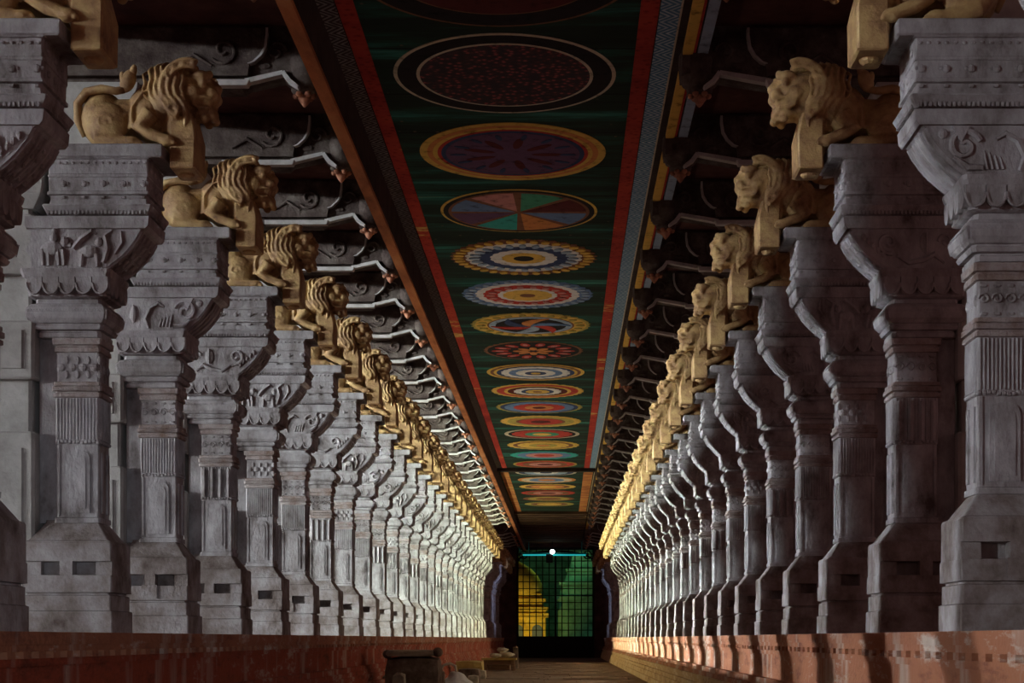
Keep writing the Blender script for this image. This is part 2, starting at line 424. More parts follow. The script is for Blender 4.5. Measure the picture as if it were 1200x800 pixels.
        k.tube([(.02, vf, 2.66), (.07, vf, 2.74), (.06, vf, 2.82)], [.01, .016, .01], 6)
    elif var == 1:      # swan scroll
        k.tube(spiral(-.02, 2.72, vf, .095, 1.35, PI * .9, n=26, sgn=-1), [.018] * 13 + [.014] * 13, 6)
        k.tube([(-.33, vf, 2.58), (-.36, vf, 2.66), (-.32, vf, 2.75), (-.25, vf, 2.79), (-.20, vf, 2.76)], [.012, .02, .022, .02, .01], 6)
        k.tube([(-.12, vf, 2.60), (-.04, vf, 2.60), (.04, vf, 2.66)], [.02, .024, .012], 6)
        k.prism([(-.05, 2.83), (.0, 2.74), (.05, 2.83)], vf - .016, vf + .01)
        k.blob((-.46, vf, 2.70), (.03, .02, .08), 8, 5); k.blob((.10, vf, 2.79), (.028, .018, .03), 8, 5)
        for i in range(4): k.tube([(-.24 + i * .03, vf, 2.59), (-.22 + i * .03, vf, 2.66 + i * .012)], [.012, .006], 5)
    else:               # leaf scroll
        k.tube(spiral(-.06, 2.74, vf, .08, 1.2, PI * 1.4, n=22), .016, 6)
        k.tube([(-.45, vf, 2.60), (-.38, vf, 2.66), (-.30, vf, 2.62), (-.20, vf, 2.60), (-.12, vf, 2.65)], [.012, .022, .022, .02, .014], 6)
        k.blob((-.32, vf, 2.74), (.045, .018, .075), 10, 6); k.tube([(-.32, vf - .016, 2.67), (-.32, vf - .016, 2.81)], .007, 5)
        k.tube(spiral(-.46, 2.75, vf, .055, 1.1, 0, n=16), .013, 6)
        for i in range(5): k.blob((-.02 + i * .035, vf, 2.66 + i * .03), (.016, .016, .026), 6, 4)
    out['corbel'] = k.mesh('column_corbel', M['stone'])
    # abacus --------------------------------------------------------------
    a = MB(side)
    R = (-.45, .255, .025, .455)
    a.offs(R, [(2.925, -.02), (2.935, .005), (2.955, .014), (2.995, .034), (3.005, .03), (3.01, -.004), (3.045, -.012), (3.075, -.012), (3.08, .006), (3.10, .006), (3.105, -.004),
               (3.20, -.002), (3.205, .004), (3.22, .004), (3.225, -.002), (3.325, .0), (3.33, .012), (3.34, .012)], .01)
    a.loft([(3.335, -.47, .345, .01, .47), (3.345, -.47, .36, 0, .48), (3.42, -.47, .36, 0, .48), (3.43, -.47, .352, .008, .472)], .008)
    for i in range(26):
        u = -.45 + i * .027
        a.box(u, u + .014, .0, .03, 2.935, 2.962)
    for i in range(15):
        v = .04 + i * .027
        a.box(.25, .276, v, v + .014, 2.935, 2.962)
    for i in range(5):
        u = -.34 + i * .14
        a.blob((u, .026, 3.155), (.024, .014, .024), 8, 4); a.blob((u + .03, .026, 3.158), (.012, .008, .012), 6, 4)
        a.blob((u, .030, 3.06), (.020, .012, .012), 6, 4)
    for i in range(3):
        v = .12 + i * .115
        a.blob((.255, v, 3.155), (.014, .024, .024), 8, 4); a.blob((.255, v, 3.27), (.010, .034, .022), 8, 4)
    for i in range(14):
        a.blob((-.42 + i * .05, .022, 3.30), (.014, .008, .010), 6, 4)
    out['abacus'] = a.mesh('column_abacus', M['stone'])
    # rear pier -----------------------------------------------------------
    p = MB(side)
    p.loft([(0, -1.02, -.60, .12, .54), (3.0, -1.02, -.60, .12, .54), (3.05, -1.05, -.57, .12, .62), (4.05, -1.05, -.57, .12, .62), (4.10, -1.07, -.55, .10, .80), (4.64, -1.07, -.55, .10, .80)], .02)  # unseen back side thickened to cast shade on the right column fronts
    for (h0, h1, vb) in ((0, .26, .55), (.33, 1.42, .55), (1.79, 2.20, .55), (2.53, 2.95, .57)):
        p.loft([(h0, -1.08, -.565, .055, vb - .01), (h0 + .015, -1.09, -.555, .045, vb), (h1 - .015, -1.09, -.555, .045, vb), (h1, -1.08, -.565, .055, vb - .01)], .02)
    for (h0, h1) in ((.45, 1.30), (1.86, 2.13)):
        p.box(-1.03, -.62, .033, .06, h0, h1, .02)
    p.loft([(3.0, -1.05, -.57, .1, .62), (3.1, -1.12, -.50, .05, .66), (3.4, -1.12, -.47, .05, .66), (3.42, -1.05, -.5, .1, .62)], .01)
    p.loft([(4.3, -1.05, -.57, .1, .70), (4.62, -1.2, -.42, .03, .80), (4.66, -1.2, -.42, .03, .80)], .01)
    out['rear_pier'] = p.mesh('column_rear_pier', M['pier'])
    return out
def half_disc(v, u):
    pts = [(v + .055 * math.cos(PI * k / 8), 2.455 - .075 * math.sin(PI * k / 8)) for k in range(9)] + [(v - .055, 2.50), (v + .055, 2.50)]
    n = len(pts)
    vs = [(u, a, h) for a, h in pts] + [(u - .05, a, h) for a, h in pts]
    fs = [[i, (i + 1) % n, (i + 1) % n + n, i + n] for i in range(n)] + [list(range(n))[::-1], [n + i for i in range(n)]]
    return vs, fs

SIDES = {1: ('left', XL), -1: ('right', XR)}
def column_y(n): return Y0 + n * D
for side in (1, -1):
    nm, xb = SIDES[side]
    protos = []
    for var in range(3):
        ms = column_meshes(side, var)
        root = bpy.data.objects.new('carved_column', None); C.objects.link(root)
        for part, me in ms.items():
            o = link(part, me, root)
            if part.endswith('band'): o['label'] = 'rust-stained moulded band'
        protos.append(root)
    used = set()
    start = -1
    for n in range(start, NB):
        if n in (26, 27): continue
        var = (n + 2) % 3 if side == 1 else (n + 1) % 3
        loc = (xb, column_y(n), PT)
        if var in used: o = copy_tree(protos[var], loc)
        else: o = protos[var]; o.location = loc; used.add(var)
        if n == -1 and side == 1:
            tag(o, 'grey stone column at the far left edge, just before the first of the left row', 'column', 'columns of the left row'); o['kind'] = 'thing'
        elif n == -1:
            tag(o, 'grey stone column cut off by the top right corner, only its corbel edge showing', 'column', 'columns of the right row'); o['kind'] = 'thing'
        else:
            k = n if n < 26 else n - 2
            far = 'carved grey stone column with corbelled capital' if n < 26 else 'dim carved stone column near the end gate'
            tag(o, '%s, %s from the front in the %s row' % (far, ORD[k], nm), 'column', 'columns of the %s row' % nm)
        o['kind'] = 'thing'

# ------------------------------------------------------------------ lions
def union_mesh(mb, name, mat, vox, smooth_iter=6):
    me = mb.mesh(name + '_raw', mat)
    o = bpy.data.objects.new('tmp', me); C.objects.link(o)
    r = o.modifiers.new('r', 'REMESH'); r.mode = 'VOXEL'; r.voxel_size = vox
    s = o.modifiers.new('s', 'SMOOTH'); s.iterations = smooth_iter; s.factor = .5
    dg = bpy.context.evaluated_depsgraph_get()
    out = bpy.data.meshes.new_from_object(o.evaluated_get(dg)); out.name = name
    bpy.data.objects.remove(o); bpy.data.meshes.remove(me)
    if not out.materials: out.materials.append(mat)
    for p in out.polygons: p.use_smooth = True
    return out
def lion_meshes(side):
    f = .06 if side == -1 else 0.02      # the right lions lean a little further out
    b = MB(side)
    b.blob((-.22, 0, .24), (.16, .15, .20), 14, 10); b.blob((-.06, 0, .24), (.22, .125, .145), 14, 10); b.blob((.12, 0, .28), (.17, .155, .20), 14, 10)
    b.blob((.24, 0, .36), (.18, .16, .21), 14, 10); b.blob((.33, 0, .20), (.12, .13, .24), 14, 10)
    b.blob((.36 + f, 0, .42), (.15, .145, .15), 14, 10)                       # skull
    b.blob((.47 + f, 0, .425), (.11, .115, .07), 14, 8)                       # broad upper muzzle
    b.blob((.545 + f, 0, .405), (.055, .10, .052), 12, 8)                     # blunt lip
    b.blob((.455 + f, 0, .265), (.115, .10, .038), 12, 8); b.blob((.545 + f, 0, .275), (.04, .075, .045), 10, 8); b.blob((.38 + f, 0, .31), (.06, .10, .10), 10, 8)
    b.blob((.575 + f, 0, .458), (.036, .055, .034), 10, 8)                    # nose
    b.tube([(.44 + f, 0, .53), (.50 + f, 0, .50), (.57 + f, 0, .475)], [.05, .045, .035], 8)
    b.tube([(.40 + f, 0, .335), (.50 + f, 0, .325), (.585 + f, 0, .345)], [.03, .035, .012], 8)      # tongue
    b.blob((.31, 0, .55), (.13, .11, .06), 10, 8)
    for s in (-1, 1):
        b.blob((.475 + f, s * .085, .525), (.065, .045, .040), 10, 8); b.blob((.535 + f, s * .075, .535), (.03, .03, .035), 8, 6)   # curled brow
        b.blob((.495 + f, s * .108, .475), .030, 8, 6)                        # bulging eye
        b.blob((.42 + f, s * .125, .40), (.06, .03, .05), 8, 6)               # cheek
        b.prism([(.30, .50), (.37, .51), (.315, .60)], s * .13 - .02, s * .13 + .02)   # pointed ear
        b.blob((.555 + f, s * .07, .40), (.045, .045, .042), 8, 6)            # lip pads
        b.tube([(.42 + f, s * .125, .33), (.455 + f, s * .12, .362), (.51 + f, s * .115, .368), (.56 + f, s * .10, .355)], .014, 5)
        b.tube([(.42 + f, s * .12, .32), (.47 + f, s * .108, .292), (.54 + f, s * .085, .30)], .013, 5)
        for i in range(5):
            b.blob((.455 + f + i * .026, s * (.105 - i * .010), .348 - i * .002), (.011, .012, .024), 6, 4)
            b.blob((.46 + f + i * .022, s * (.095 - i * .010), .308), (.011, .011, .022), 6, 4)
        b.blob((.555 + f, s * .04, .235), (.035, .035, .03), 8, 6); b.blob((.50 + f, s * .07, .225), (.035, .03, .03), 8, 6)   # chin curls
        b.blob((-.16, s * .115, .17), (.15, .06, .155), 12, 8)               # haunch
        b.tube([(-.24, s * .13, .07), (-.12, s * .14, .05), (.0, s * .145, .04)], [.045, .045, .04], 8)
        b.blob((.02, s * .145, .04), (.07, .048, .04), 10, 6)
        b.tube([(.16, s * .135, .24), (.08, s * .15, .13), (.16, s * .155, .09), (.26, s * .16, .05)], [.07, .058, .045, .04], 8)
        b.blob((.275, s * .16, .042), (.065, .048, .042), 10, 6)
        for t in (-.028, 0, .028):
            b.blob((.325, s * .16 + t, .028), (.024, .013, .022), 6, 5); b.blob((.08, s * .145 + t, .026), (.024, .013, .022), 6, 5)
        for k in range(3):
            b.tube([(-.05 + k * .05, s * .122, .13), (-.03 + k * .05, s * .128, .25)], .012, 5)
        b.tube([(.02, s * .135, .14), (.02, s * .145, .28), (.09, s * .15, .38), (.17, s * .15, .42)], .012, 5)   # shoulder line
        b.tube(spiral(-.17, .17, s * .168, .06, 1.1, 0, n=14), .012, 5)
    body = union_mesh(b, 'lion_body', M['gold'], .011, 2)
    m = MB(side)
    m.blob((.235, 0, .385), (.15, .182, .235), 18, 12); m.blob((.31, 0, .40), (.12, .185, .215), 18, 12); m.blob((.32, 0, .20), (.10, .15, .20), 14, 10); m.blob((.27, 0, .50), (.14, .14, .13), 14, 10)
    for k in range(7):                                                       # strands from the crest down to the chest
        aa = .10 + .046 * k
        for s in (-1, 1):
            pts = []
            for i in range(13):
                t = PI * .5 - PI * .92 * i / 12
                rr = math.sqrt(max(.12, 1 - ((aa - .26) / .24) ** 2))
                z = .39 + .245 * rr * math.sin(t)
                fw = .15 * max(0, .40 - z) / .25 + .012 * math.sin(i * 1.6)
                pts.append((min(aa + fw, .41), s * .190 * rr * max(.05, math.cos(t)) , z))
            pts.append((pts[-1][0] + .01, s * .12, .08))
            m.tube(pts, .0135, 6)
    for s in (-1, 1):                                                        # double collar round the face
        for rr, th in ((.205, .021), (.160, .017)):
            pts = [(.40 + f - .06 * math.sin(a) * 0 + rr * .92 * math.cos(a), s * (.172 - .05 * max(0, math.cos(a))), .405 + rr * math.sin(a)) for a in [PI * .38 + PI * 1.0 * i / 18 for i in range(19)]]
            m.tube(pts, th, 6)
        for i in range(8):
            a = PI * .42 + PI * .95 * i / 7
            m.blob((.40 + f + .183 * .92 * math.cos(a), s * .178, .405 + .183 * math.sin(a)), (.020, .016, .020), 8, 5)
        for i in range(6):
            m.blob((.42 + f - i * .05, s * .05, .585 + .02 * math.sin(i * .6) - .004 * i), (.036, .045, .034), 8, 5)
        for i in range(4):                                                   # beard locks down to the slab
            m.tube([(.40 + i * .012, s * (.14 - i * .03), .24), (.40 + i * .01, s * (.145 - i * .03), .17), (.39 + i * .01, s * (.135 - i * .03), .10)], [.022, .018, .008], 5)
    mane = union_mesh(m, 'lion_mane', M['gold'], .0095, 1)
    t = MB(side); t.smooth = True
    t.tube([(-.34, -.02, .12), (-.385, -.05, .22), (-.38, -.08, .33), (-.31, -.10, .405), (-.2, -.11, .425), (-.1, -.11, .41), (-.04, -.11, .42)], [.03, .032, .033, .033, .031, .028, .025], 8)
    t.blob((-.015, -.11, .48), (.055, .035, .085), 10, 8, .35); t.blob((.02, -.11, .545), (.028, .024, .055), 8, 6, .25); t.blob((-.05, -.11, .50), (.026, .026, .05), 8, 6, -.2)
    tail = t.mesh('lion_tail', M['gold'])
    k = MB(side)
    k.loft([(-.15, .30, .455, -.15, .15), (-.14, .29, .47, -.16, .16), (.10, .29, .475, -.16, .16), (.25, .28, .44, -.13, .13)], .012)
    k.lathe(.375, 0, [(.03, -.18), (.055, -.165), (.06, -.145)], 10)
    slab = k.mesh('lion_chest_slab', M['gold'])
    return dict(body=body, mane=mane, tail=tail, chest_slab=slab)
for side in (1, -1):
    nm, xb = SIDES[side]
    ms = lion_meshes(side)
    proto = bpy.data.objects.new('lion_statue', None); C.objects.link(proto)
    for part, me in ms.items(): link(part, me, proto)
    first = True
    for n in range(0, NB):
        if n in (26, 27): continue
        loc = (xb + side * .1, column_y(n) + .235, PT + 3.43)
        if first: o = proto; o.location = loc; first = False
        else: o = copy_tree(proto, loc)
        k = n if n < 26 else n - 2
        tag(o, 'crouching ochre-gold lion statue with ringed mane on the %s %s-row column' % (ORD[k], nm), 'lion statue', 'lions of the %s row' % nm)
        if n == 0:
            o['label'] = ('pale gold lion statue cropped by the top left corner, only slab and paw showing' if side == 1 else
                          'pale gold lion statue cropped by the top edge at right, only slab and paws showing')

# ------------------------------------------------------------------ roof brackets
def bracket_meshes(side):
    uE = 1.09 if side == 1 else 1.20
    out = {}
    b = MB(side)
    b.prism([(-1.4, 4.70), (.42, 4.70), (.46, 4.735), (uE - .33, 4.80), (uE + .02, 4.80), (uE + .02, 5.22), (-1.4, 5.22)], .10, .40)
    b.prism([(-1.3, 4.76), (.50, 4.76), (.515, 4.86), (.555, 4.89), (.60, 4.94), (.635, 5.01), (.65, 5.10), (.65, 5.16), (-1.3, 5.16)], .045, .455)
    b.tube(spiral(.30, 4.97, .04, .12, 1.3, PI * 1.2, n=20), .016, 6)
    b.tube([(-.1, .04, 4.84), (.05, .04, 4.93), (.2, .04, 4.84)], [.012, .022, .012], 6)
    b.tube(spiral(uE - .35, 4.98, .095, .09, 1.2, 0, n=18), .014, 6)
    b.blob((uE - .45, .1, 4.86), (.06, .025, .03), 8, 5)
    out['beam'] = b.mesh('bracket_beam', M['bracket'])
    f = MB(side)
    f.loft([(4.675, -.2, .50, .03, .12), (4.72, -.2, .52, .02, .12)], .006)
    f.prism([(.47, 4.70), (uE - .30, 4.78), (uE - .30, 4.815), (.47, 4.745)], .07, .15)
    f.prism([(uE - .31, 4.79), (uE - .26, 4.72), (uE - .17, 4.665), (uE - .16, 4.685), (uE - .23, 4.74), (uE - .285, 4.815)], .07, .15)
    q = [(.50, 4.86), (.54, 4.875), (.60, 4.93), (.64, 5.0), (.655, 5.10), (.655, 5.16)]
    f.prism(q + [(u + .022, h) for u, h in q[::-1]], .03, .45)
    out['fillet'] = f.mesh('bracket_fillet', M['fillet'])
    p = MB(side); p.smooth = True
    cu = uE - .14
    p.lathe(cu, .25, [(.05, 4.655), (.10, 4.67), (.115, 4.70), (.105, 4.72), (.15, 4.745), (.175, 4.80), (.182, 4.90), (.176, 5.0), (.16, 5.08), (.13, 5.14), (.12, 5.2)], 16)
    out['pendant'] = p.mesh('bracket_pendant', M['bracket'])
    t = MB(side); t.smooth = True
    t.lathe(cu, .25, [(.008, 4.56), (.03, 4.585), (.052, 4.62), (.058, 4.645), (.045, 4.665)], 12)
    for i in range(6):
        a = i * PI / 3
        t.blob((cu + .075 * math.cos(a), .25 + .075 * math.sin(a), 4.655), (.03, .03, .028), 8, 5)
    out['bud'] = t.mesh('bracket_bud', M['bud'])
    return out
for side in (1, -1):
    nm, xb = SIDES[side]
    ms = bracket_meshes(side)
    proto = bpy.data.objects.new('roof_bracket', None); C.objects.link(proto)
    for part, me in ms.items():
        o = link(part, me, proto)
        if part == 'fillet': o['label'] = 'lower fillet painted in a lit pale tone'
        if part == 'bud': o['label'] = 'faded orange lotus bud tip'
    first = True
    for n in range(0, NB):
        if n in (26, 27): continue
        loc = (xb, column_y(n), EYE)
        if first: o = proto; o.location = loc; first = False
        else: o = copy_tree(proto, loc)
        k = n if n < 26 else n - 2
        tag(o, 'dark stone roof bracket with hanging bud, above the %s lion of the %s row' % (ORD[k], nm), 'roof bracket', 'roof brackets of the %s row' % nm)

# ------------------------------------------------------------------ setting
YA, YB = -6.0, 82.0
def slab(name, x0, x1, y0, y1, z0, z1, mat, label=None):
    m = MB(); m.box(x0, x1, y0, y1, z0, z1)
    return struct(name, m.mesh(name, mat), label=label)
def floor_mesh():
    m = MB(); random.seed(3)
    m.box(-4.6, 4.0, YA, 105, -.3, -.03)
    y = YA
    while y < 100:
        ln = random.uniform(.7, 1.1); x = -2.95
        while x < 2.15:
            w = min(random.uniform(.6, 1.1), 2.15 - x)
            m.box(x + .008, x + w - .008, y + .008, y + ln - .008, -.04, random.uniform(-.006, .004)); x += w
        y += ln
    return m.mesh('floor', M['floor'])
struct('floor', floor_mesh())
# platforms
def platform(side):
    xb = XL if side == 1 else XR
    L = YB - YA + 1
    m = MB(side)
    def run(u0, u1, z0, z1, c=0):
        m.box(u0, u1, YA, YB - .5, z0, z1, c)
    e = .13        # how far the cap stands out past the column bases
    m.cm = 0
    run(-7.6, e, PT - .075, PT)
    run(-7.6, e - .015, PT - .115, PT - .075)
    m.cm = 1
    run(-7.6, e - .02, PT - .20, PT - .155); run(-7.6, e - .055, PT - .155, PT - .115)
    run(-7.6, e - .045, PT - .45, PT - .20)
    run(-7.6, e + .02, PT - .52, PT - .45); run(-7.6, e + .055, PT - .58, PT - .52)
    m.cm = 2 if side == -1 else 1
    run(-7.6, e + .09, PT - .64, PT - .58); run(-7.6, e + .06, PT - .70, PT - .64); run(-7.6, e + .11, PT - .78, PT - .70)
    run(-7.6, e + .14, PT - .90, PT - .78); run(-7.6, e + .17, 0, PT - .90)
    m.cm = 0
    y = YA + 5
    while y < YB - 1:
        m.box(e - .05, e + .004, y, y + .13, PT - .155, PT - .115); y += .26
    nm = SIDES[side][0]
    me = m.mesh('platform', [M['plat_cap'], M['plat_red'] if side == 1 else M['plat_cap'], M['plat_lit']])  # right side swaps red for paler ochre, its lit tone painted in
    o = link('trim_1' if side == 1 else 'trim_2', me, None, (xb, 0, 0)); o['kind'] = 'structure'; o['label'] = 'moulded red plinth under the %s row of columns' % nm
platform(1); platform(-1)
CH = EYE + 5.02
def ceiling():
    m = MB(); m.box(-2.0, 1.0, YA, 82.5, CH, CH + .3)
    return struct('ceiling', m.mesh('ceiling', M['ceiling']))
ceiling()
# aisle roofs with transverse ribs
for side, x0, x1, nmx in ((1, -10.9, -2.04, 'ceiling_left'), (-1, 1.05, 8.9, 'ceiling_right')):
    m = MB()
    if side == 1: m.box(-5.2, x1, YA, 82.5, EYE + 5.2, EYE + 5.5); m.box(x0, -5.2, YA, 82.5, EYE + 6.4, EYE + 6.6)
    else: m.box(x0, x1, YA, 82.5, EYE + 5.2, EYE + 5.5)
    struct(nmx, m.mesh('aisle_roof', M['aisle']))
# beams along the painted ceiling
m = MB(); m.cm = 0
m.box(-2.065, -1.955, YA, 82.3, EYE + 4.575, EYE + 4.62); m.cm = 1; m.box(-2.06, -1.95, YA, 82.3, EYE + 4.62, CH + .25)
struct('trim_3', m.mesh('ceiling_beam', [M['beam_brown'], M['beam_dark']]), label='orange-brown beam along the left edge of the painted ceiling')
m = MB(); m.cm = 0
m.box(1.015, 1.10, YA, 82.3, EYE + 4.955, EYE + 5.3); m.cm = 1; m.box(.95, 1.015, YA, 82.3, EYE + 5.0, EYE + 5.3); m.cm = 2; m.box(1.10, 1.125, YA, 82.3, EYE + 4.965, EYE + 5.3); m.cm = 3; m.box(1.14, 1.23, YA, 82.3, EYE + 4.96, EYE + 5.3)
struct('trim_4', m.mesh('ceiling_beam', [P['yellow'], M['beam_dark'], P['red'], P['sky']]), label='yellow-edged beam along the right edge of the painted ceiling')
def strip(name, x0, x1, mat, label, y0=YA, y1=82.3, th=.008):
    m = MB(); m.box(x0, x1, y0, y1, CH - th, CH + .02)
    struct(name, m.mesh(name, mat), label=label)
YBAR = 46.4
strip('trim_5', -1.95, -1.81, M['zig_grey'], 'grey zigzag border at the left of the painted ceiling', y1=YBAR)
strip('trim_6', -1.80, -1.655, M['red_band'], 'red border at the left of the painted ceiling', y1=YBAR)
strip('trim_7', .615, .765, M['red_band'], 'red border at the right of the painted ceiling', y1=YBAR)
strip('trim_8', .775, .935, M['zig_blue'], 'blue zigzag border at the right of the painted ceiling', y1=YBAR)
m = MB(); m.box(.935, .95, YA, 82.3, CH - .016, CH + .02); struct('trim_9', m.mesh('thin_edge', P['cream']))
m = MB(); m.box(-1.95, .95, YBAR, YBAR + .35, CH - .10, CH + .02); struct('trim_10', m.mesh('cross_beam', M['beam_dark']), label='dark cross beam under the painted ceiling')

M['orange_band'] = noise_mat('orange_brown_border', [(.3, (.22, .07, .03)), (.5, (.50, .19, .06)), (.7, (.55, .33, .10))], 2, 8, .85, .2, 20)
strip('trim_11', -1.90, -1.655, M['orange_band'], 'orange-brown border at the left of the far ceiling', y0=YBAR + .35)
strip('trim_12', .615, .90, M['orange_band'], 'orange-brown border at the right of the far ceiling', y0=YBAR + .35)
m = MB()
y = 62.3
while y < 82:
    m.box(-1.95, .95, y, y + .7, CH - .10, CH + .02); m.box(-1.95, .95, y + .7, y + 1.1, CH - .05, CH + .02); y += 1.1
M['far_ceiling'] = noise_mat('dark_brown_ceiling_slabs', [(.3, (.03, .02, .014)), (.55, (.10, .06, .035)), (.72, (.20, .13, .06))], 2, 8, .9, .3, 15, (.3, 1, 1))
struct('trim_13', m.mesh('far_ceiling_slabs', M['far_ceiling']), label='dark brown unpainted slabs of the far ceiling')

# ------------------------------------------------------------------ medallions
MED = []
def medallion(idx, label, rings, sectors=None, swirl=None, R=.92, petals=None):
    mats = []; names = []
    def mi(n):
        if n not in names: names.append(n); mats.append(P[n])
        return names.index(n)
    m = MB()
    N = 72
    z = -.006
    for (r, col, pet) in rings:          # from the largest disc to the smallest
        m.cm = mi(col)
        vs, fs = [], []
        for k in range(N):
            a = 2 * PI * k / N
            rr = r * R * (1 + (.055 * abs(math.sin(a * pet / 2)) - .03 if pet else 0))
            vs.append((rr * math.cos(a), rr * math.sin(a), z))
        vs += [(x, y, .01) for x, y, _ in vs]
        fs.append(list(range(N))); fs += [[k, (k + 1) % N, (k + 1) % N + N, k + N] for k in range(N)]
        m.add(vs, fs); z -= .0025
    if sectors:
        r0, cols = sectors
        n = len(cols)
        for i, col in enumerate(cols):
            m.cm = mi(col)
            a0 = 2 * PI * i / n + .06; a1 = 2 * PI * (i + 1) / n - .06
            pts = [(.05 * math.cos((a0 + a1) / 2), .05 * math.sin((a0 + a1) / 2))] + [(r0 * R * math.cos(a0 + (a1 - a0) * k / 8), r0 * R * math.sin(a0 + (a1 - a0) * k / 8)) for k in range(9)]
            q = len(pts)
            vs = [(x, y, z) for x, y in pts] + [(x, y, .01) for x, y in pts]
            m.add(vs, [list(range(q))] + [[k, (k + 1) % q, (k + 1) % q + q, k + q] for k in range(q)])
        z -= .0025
    if petals:
        for (r0, r1, cnt, w, col) in petals:
            m.cm = mi(col)
            for i in range(cnt):
                a = 2 * PI * i / cnt
                ca, sa = math.cos(a), math.sin(a)
                pts = []
                for k in range(10):
                    t = 2 * PI * k / 10
                    pr = (r0 + r1) / 2 + (r1 - r0) / 2 * math.cos(t); pw = w * math.sin(t)
                    pts.append((R * (pr * ca - pw * sa), R * (pr * sa + pw * ca)))
                vs = [(x, y, z) for x, y in pts] + [(x, y, .0) for x, y in pts]
                m.add(vs, [list(range(10))] + [[k, (k + 1) % 10, (k + 1) % 10 + 10, k + 10] for k in range(10)])
            z -= .0025
    if swirl:
        r0, cols = swirl
        for i, col in enumerate(cols):
            m.cm = mi(col)
            a0 = 2 * PI * i / len(cols)
            L, Rr = [], []
            for k in range(9):
                t = k / 8; rr = r0 * R * t; a = a0 + 1.0 * t; w = .11 * R * math.sin(PI * t) + .01
                L.append((rr * math.cos(a) - w * math.sin(a), rr * math.sin(a) + w * math.cos(a))); Rr.append((rr * math.cos(a) + w * math.sin(a), rr * math.sin(a) - w * math.cos(a)))
            pts = L + Rr[::-1]; q = len(pts)
            vs = [(x, y, z - .001 * i) for x, y in pts] + [(x, y, .0) for x, y in pts]
            m.add(vs, [list(range(q))] + [[k, (k + 1) % q, (k + 1) % q + q, k + q] for k in range(q)])
    o = link('ceiling_medallion', m.mesh('ceiling_medallion', mats), None, (-.52, (6.286 + idx) * 2.24 * (5.02 / 5.02), CH))
    tag(o, label, 'ceiling medallion', 'painted ceiling medallions')
med = medallion
med(-1, 'dark painted ceiling medallion cut off by the top edge of the view', [(1.05, 'brown', 0), (1.02, 'black', 0), (.8, 'brown', 0), (.78, 'maroon', 0)], R=1.05)
med(0, 'large speckled maroon medallion with two thin cream rings', [(1.0, 'cream', 0), (.965, 'black', 0), (.795, 'cream', 0), (.765, 'speckle', 0)], R=.99)
med(1, 'medallion with wide yellow and red ring around a dark plum centre', [(1.0, 'yellow', 0), (.92, 'orange', 0), (.86, 'yellow', 0), (.81, 'red', 0), (.77, 'navy', 0), (.72, 'purple', 0)], R=.96, petals=[(.2, .55, 9, .05, 'maroon'), (.5, .68, 14, .03, 'navy')])
med(2, 'wheel medallion divided into coloured wedges with a thin yellow rim', [(1.0, 'yellow', 0), (.965, 'black', 0), (.90, 'brown', 0)],
    sectors=(.86, ['blue', 'orange', 'teal', 'purple', 'blue', 'pink', 'green', 'maroon']))
med(3, 'white and navy petalled medallion with a dashed yellow rim', [(1.0, 'brown', 36), (.80, 'white', 24), (.62, 'navy', 24), (.46, 'white', 18), (.30, 'yellow', 14), (.14, 'black', 0)], petals=[(.83, .98, 36, .055, 'yellow'), (.6, .76, 24, .05, 'sky')], R=.95)
med(4, 'red and white petalled medallion with a blue rim and yellow heart', [(1.0, 'blue', 30), (.80, 'white', 26), (.68, 'red', 22), (.46, 'white', 18), (.38, 'yellow', 14), (.12, 'brown', 0)], petals=[(.84, .97, 30, .05, 'sky'), (.5, .64, 18, .05, 'pink')], R=.94)
med(5, 'medallion with swirling red and blue tongues in a gold scroll ring', [(1.0, 'olive', 40), (.95, 'yellow', 0), (.74, 'brown', 0), (.71, 'sky', 0), (.6, 'black', 0)], petals=[(.77, .92, 22, .06, 'olive')], swirl=(.68, ['red', 'sky', 'red', 'navy', 'orange', 'blue']), R=.94)
med(6, 'dark medallion with a ring of red flowers', [(1.0, 'brown', 40), (.94, 'black', 0)], petals=[(.5, .86, 14, .10, 'red'), (.6, .78, 14, .05, 'pink'), (.1, .42, 8, .08, 'orange')], R=.85)
med(7, 'medallion of narrow white and blue rings inside a double yellow rim', [(1.0, 'yellow', 0), (.93, 'brown', 0), (.86, 'yellow', 0), (.8, 'navy', 0), (.7, 'white', 20), (.55, 'blue', 0), (.4, 'white', 16), (.22, 'navy', 0), (.1, 'yellow', 0)])
med(8, 'medallion of yellow, red and white rings around a yellow heart', [(1.0, 'yellow', 30), (.9, 'red', 0), (.74, 'yellow', 0), (.66, 'maroon', 0), (.52, 'white', 18), (.36, 'navy', 0), (.26, 'yellow', 12), (.1, 'brown', 0)])
med(9, 'medallion with a red disc inside a dark blue ring', [(1.0, 'olive', 30), (.92, 'navy', 0), (.82, 'blue', 0), (.6, 'red', 20), (.34, 'orange', 14), (.16, 'maroon', 0)])
med(10, 'olive yellow medallion with a red centre', [(1.0, 'yellow', 30), (.84, 'olive', 0), (.62, 'brown', 0), (.54, 'red', 16), (.25, 'maroon', 0)])
med(11, 'cream ringed medallion with red patches at its sides', [(1.0, 'cream', 0), (.9, 'black', 0), (.8, 'red', 18), (.45, 'green', 14), (.25, 'yellow', 0)])
med(12, 'golden olive medallion in narrow bands', [(1.0, 'yellow', 24), (.85, 'brown', 0), (.72, 'yellow', 18), (.4, 'olive', 0), (.2, 'orange', 0)])
med(13, 'teal medallion with a pink heart', [(1.0, 'teal', 24), (.8, 'blue', 0), (.55, 'pink', 16), (.3, 'red', 0)])
med(14, 'reddish brown medallion just before the dark cross beam', [(1.0, 'olive', 0), (.92, 'red', 24), (.7, 'brown', 0), (.5, 'pink', 18), (.25, 'maroon', 0)])
